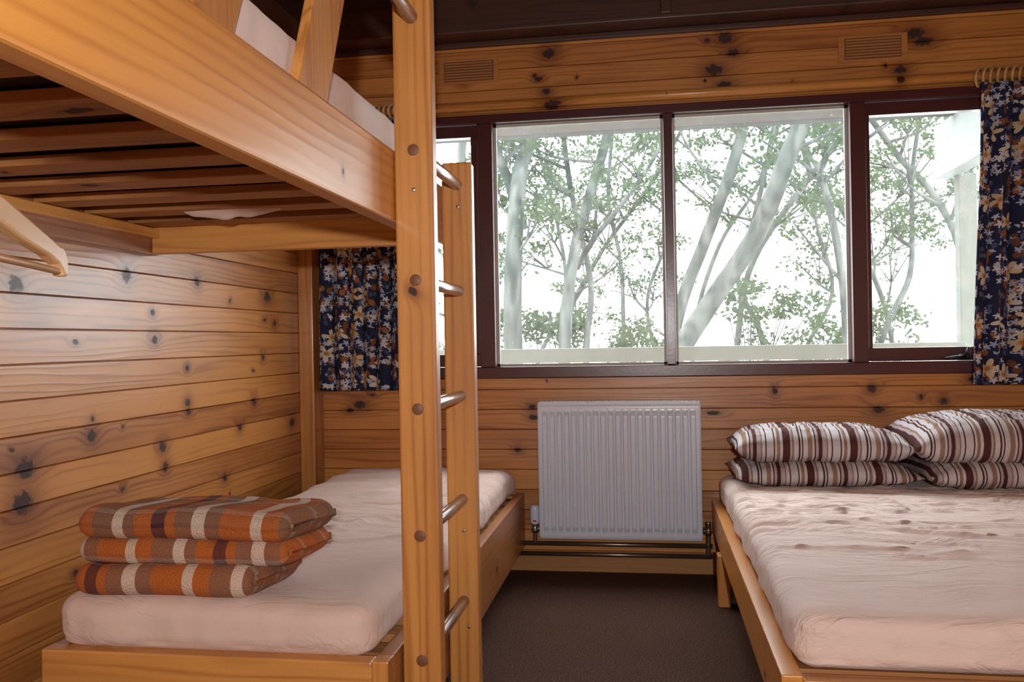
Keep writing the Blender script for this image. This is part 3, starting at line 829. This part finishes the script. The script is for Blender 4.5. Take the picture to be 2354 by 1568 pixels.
def tree(Y, paths, label, lf=10, seed=0, lz=2.2):
    rnd = random.Random(seed)
    base = paths[0][0][0]
    T = empty('gum_tree', (base[0], Y, -2.0), label, "tree", "gum trees outside")
    bm = bmesh.new(); bl = bmesh.new()
    for pts, r0, r1 in paths:
        ps = smoothpts([(p[0], Y + .25 * math.sin(i * 1.3 + seed), p[1]) for i, p in enumerate(pts)], 6)
        m = len(ps); tube(bm, ps, [r0 + (r1 - r0) * i / (m - 1) for i in range(m)], 10)
        ups = [p for p in ps if p.z > 1.2]
        for q in range(int(lf * .85) if ups else 0):
            s = rnd.choice(ups)
            if s.z < lz and rnd.random() < .45: continue
            dx = rnd.uniform(-1, 1); ln = rnd.uniform(.4, 1.1)
            e = s + Vector((dx * ln, rnd.uniform(-.5, .5) * ln, rnd.uniform(.25, .95) * ln))
            mid = (s + e) / 2 + Vector((rnd.uniform(-.08, .08), 0, rnd.uniform(-.08, .03)))
            tube(bm, smoothpts([s, mid, e], 4), [.018 - .0013 * i for i in range(9)], 6)
            leaves(bl, e, 60, .09, rnd, .045); leaves(bl, mid + Vector((0, 0, .06)), 14, .06, rnd, .045)
            for _ in range(3):
                e2 = e + Vector((rnd.uniform(-.4, .4), rnd.uniform(-.2, .2), rnd.uniform(-.15, .3)))
                tube(bm, [mid, (mid + e2) / 2 + Vector((0, 0, .03)), e2], [.009, .006, .004], 5)
                leaves(bl, e2, 44, .065, rnd, .045)
    mk('trunk', bm, m_bark, T, (base[0], Y, -2.0), smooth=True)
    if len(bl.verts): mk('foliage', bl, m_leaf, T, (base[0], Y, 2.5))
    else: bl.free()
L1 = "tall pale gum tree with smooth grey bark"; L2 = "slender gum tree with sparse leaves"; L3 = "thick leaning gum tree with pale bark"
tree(7.9, [([(-1.25, -2), (-1.24, 0), (-1.21, .99), (-1.17, 1.79), (-1.13, 2.59), (-1.07, 3.03), (-1.0, 4.3)], .105, .055),
           ([(-1.15, 2.1), (-1.25, 2.5), (-1.33, 2.79), (-1.5, 3.6)], .06, .035)], L1, 8, 1)
tree(7.9, [([(-.8, -2), (-.76, 0), (-.73, .99), (-.65, 1.78), (-.49, 2.46), (-.336, 2.97), (-.15, 3.9)], .066, .04),
           ([(-.65, 1.72), (-.45, 1.98), (-.26, 2.16), (.05, 2.6), (.4, 3.3)], .030, .016)], L2 , 8, 2)
tree(8.3, [([(-.6, -2), (-.58, 0), (-.57, 1.0), (-.54, 1.6), (-.71, 2.45), (-.76, 2.95), (-.83, 3.7)], .038, .024)], L2, 9, 3)
tree(6.9, [([(-.9, -2), (-.35, .1), (.25, .97), (.51, 1.34), (.84, 1.84), (1.03, 2.34), (1.16, 2.69), (1.35, 3.6)], .098, .058)], L3, 7, 4)
tree(7.9, [([(-.2, -2), (0, 0), (.28, 1.27), (.51, 1.89), (.74, 2.51), (.85, 2.93), (1.0, 3.8)], .070, .044)], L3, 7, 5)
tree(8.9, [([(.8, -2), (.84, 0), (.91, 1.12), (1.04, 1.81), (1.53, 2.53), (1.9, 2.98), (2.3, 3.6)], .038, .022)], L2, 10, 6)
tree(7.9, [([(1.8, -2), (1.75, 0), (1.69, 1.05), (1.6, 1.7), (1.51, 2.35), (1.44, 2.57), (1.3, 3.4)], .042, .026)], L2, 9, 7)
tree(8.9, [([(1.9, -2), (2.0, 0), (2.2, 1.05), (2.46, 1.59), (2.58, 2.17), (2.62, 2.7), (2.7, 3.6)], .034, .02)], L2, 12, 8, 1.6)
tree(7.9, [([(2.6, -2), (2.62, .5), (2.58, 1.65), (2.47, 2.22), (2.23, 2.61), (1.98, 2.87), (1.6, 3.3)], .038, .024)], L2, 7, 9, 1.8)
tree(9.9, [([(-.25, -2), (-.25, 0), (-.27, 1.0), (-.3, 1.95), (-.42, 2.68), (-.3, 3.8)], .032, .02)], L2, 12, 10)
tree(8.9, [([(1.2, -2), (1.2, 0), (1.14, 1.03), (.91, 1.64), (1.08, 2.33), (1.3, 3.4)], .036, .022)], L2, 10, 11, 1.5)
tree(7.9, [([(-1.8, -2), (-1.75, 0), (-1.73, 1.05), (-1.69, 2.2), (-1.61, 2.9), (-1.5, 3.8)], .055, .035)], L1, 8, 12)
tree(10.5, [([(-1.0, -2), (-1.0, 1.0), (-.6, 2.0), (.1, 2.9), (.6, 3.8)], .034, .02)], L2, 12, 13)
tree(10.5, [([(2.9, -2), (2.8, .8), (2.4, 2.0), (1.9, 3.0), (1.5, 3.9)], .034, .02)], L2, 12, 14)
tree(9.4, [([(.6, -2), (.55, 0), (.45, 1.0), (.75, 2.0), (1.2, 2.7), (1.5, 3.6)], .03, .018)], L2, 8, 15)
tree(9.6, [([(-1.3, -2), (-1.25, .5), (-.9, 1.5), (-1.0, 2.4), (-1.3, 3.6)], .03, .018)], L2, 8, 16)
tree(9.8, [([(.1, -2), (.1, .5), (0, 1.5), (.3, 2.4), (.2, 3.6)], .026, .016)], L2, 8, 17)
tree(9.2, [([(1.5, -2), (1.5, .5), (1.9, 1.5), (1.7, 2.4), (2.0, 3.6)], .026, .016)], L2, 8, 18)
for bx, by, bz, s in ((-1.0, 8.3, 1.15, .2), (.95, 8.6, 1.3, .26), (2.35, 9.2, 1.1, .22), (-.1, 9.0, .95, .16), (1.75, 8.7, 1.0, .2), (-1.9, 8.5, 1.2, .34)):
    rnd = random.Random(int(bx * 100))
    bt = empty('shrub', (bx, by, -2.0), "leafy grey-green shrub among the gum trees", "shrub", "shrubs outside")
    bm = bmesh.new(); bl = bmesh.new()
    for _ in range(13):
        e = Vector((bx + rnd.gauss(0, s), by + rnd.gauss(0, .25), bz + rnd.gauss(0, s * .6)))
        tube(bm, smoothpts([(bx, by, -2), (bx + rnd.uniform(-.1, .1), by, 0), ((bx + e.x) / 2, by, bz - .5), e], 3), [.015 - .0013 * i for i in range(10)], 6)
        leaves(bl, e, 65, .075, rnd)
    mk('stem', bm, m_bark, bt, (bx, by, -2.0), smooth=True); mk('foliage', bl, m_leaf, bt, (bx, by, bz))

# ------------------------------------------------------------------ light
w = bpy.data.worlds.new('sky'); SC.world = w; w.use_nodes = True
bg = w.node_tree.nodes['Background']; bg.inputs[0].default_value = (.92, .98, 1.0, 1); bg.inputs[1].default_value = 12.5
def light(name, typ, loc, e, col=(1, 1, 1), **kw):
    l = bpy.data.lights.new(name, typ); l.energy = e; l.color = col
    for k, v in kw.items(): setattr(l, k, v)
    ob = bpy.data.objects.new(name, l); ob.location = loc; COL.objects.link(ob); return ob
light('camera_flash', 'POINT', (.12, -.55, 1.20), 172, (1, .98, .96), shadow_soft_size=.03)

# ------------------------------------------------------------------ camera
th = math.atan(.1565); roll = .018
r0 = Vector((math.cos(th), math.sin(th), 0)); fw = Vector((-math.sin(th), math.cos(th), 0)); up = Vector((0, 0, 1))
cr = (r0 - up * roll).normalized(); cu = (up + r0 * roll).normalized()
cam = bpy.data.cameras.new('camera'); co = bpy.data.objects.new('camera', cam); COL.objects.link(co)
M = Matrix.Identity(4)
for i, v in enumerate((cr, cu, -fw)):
    for j in range(3): M[j][i] = v[j]
M.translation = Vector((0, 0, ZC)); co.matrix_world = M
cam.sensor_width = 36; cam.lens = 36 * 2000 / 2354; cam.clip_start = .02
SC.camera = co
SC.view_settings.view_transform = 'Standard'
SC.view_settings.look = 'None'
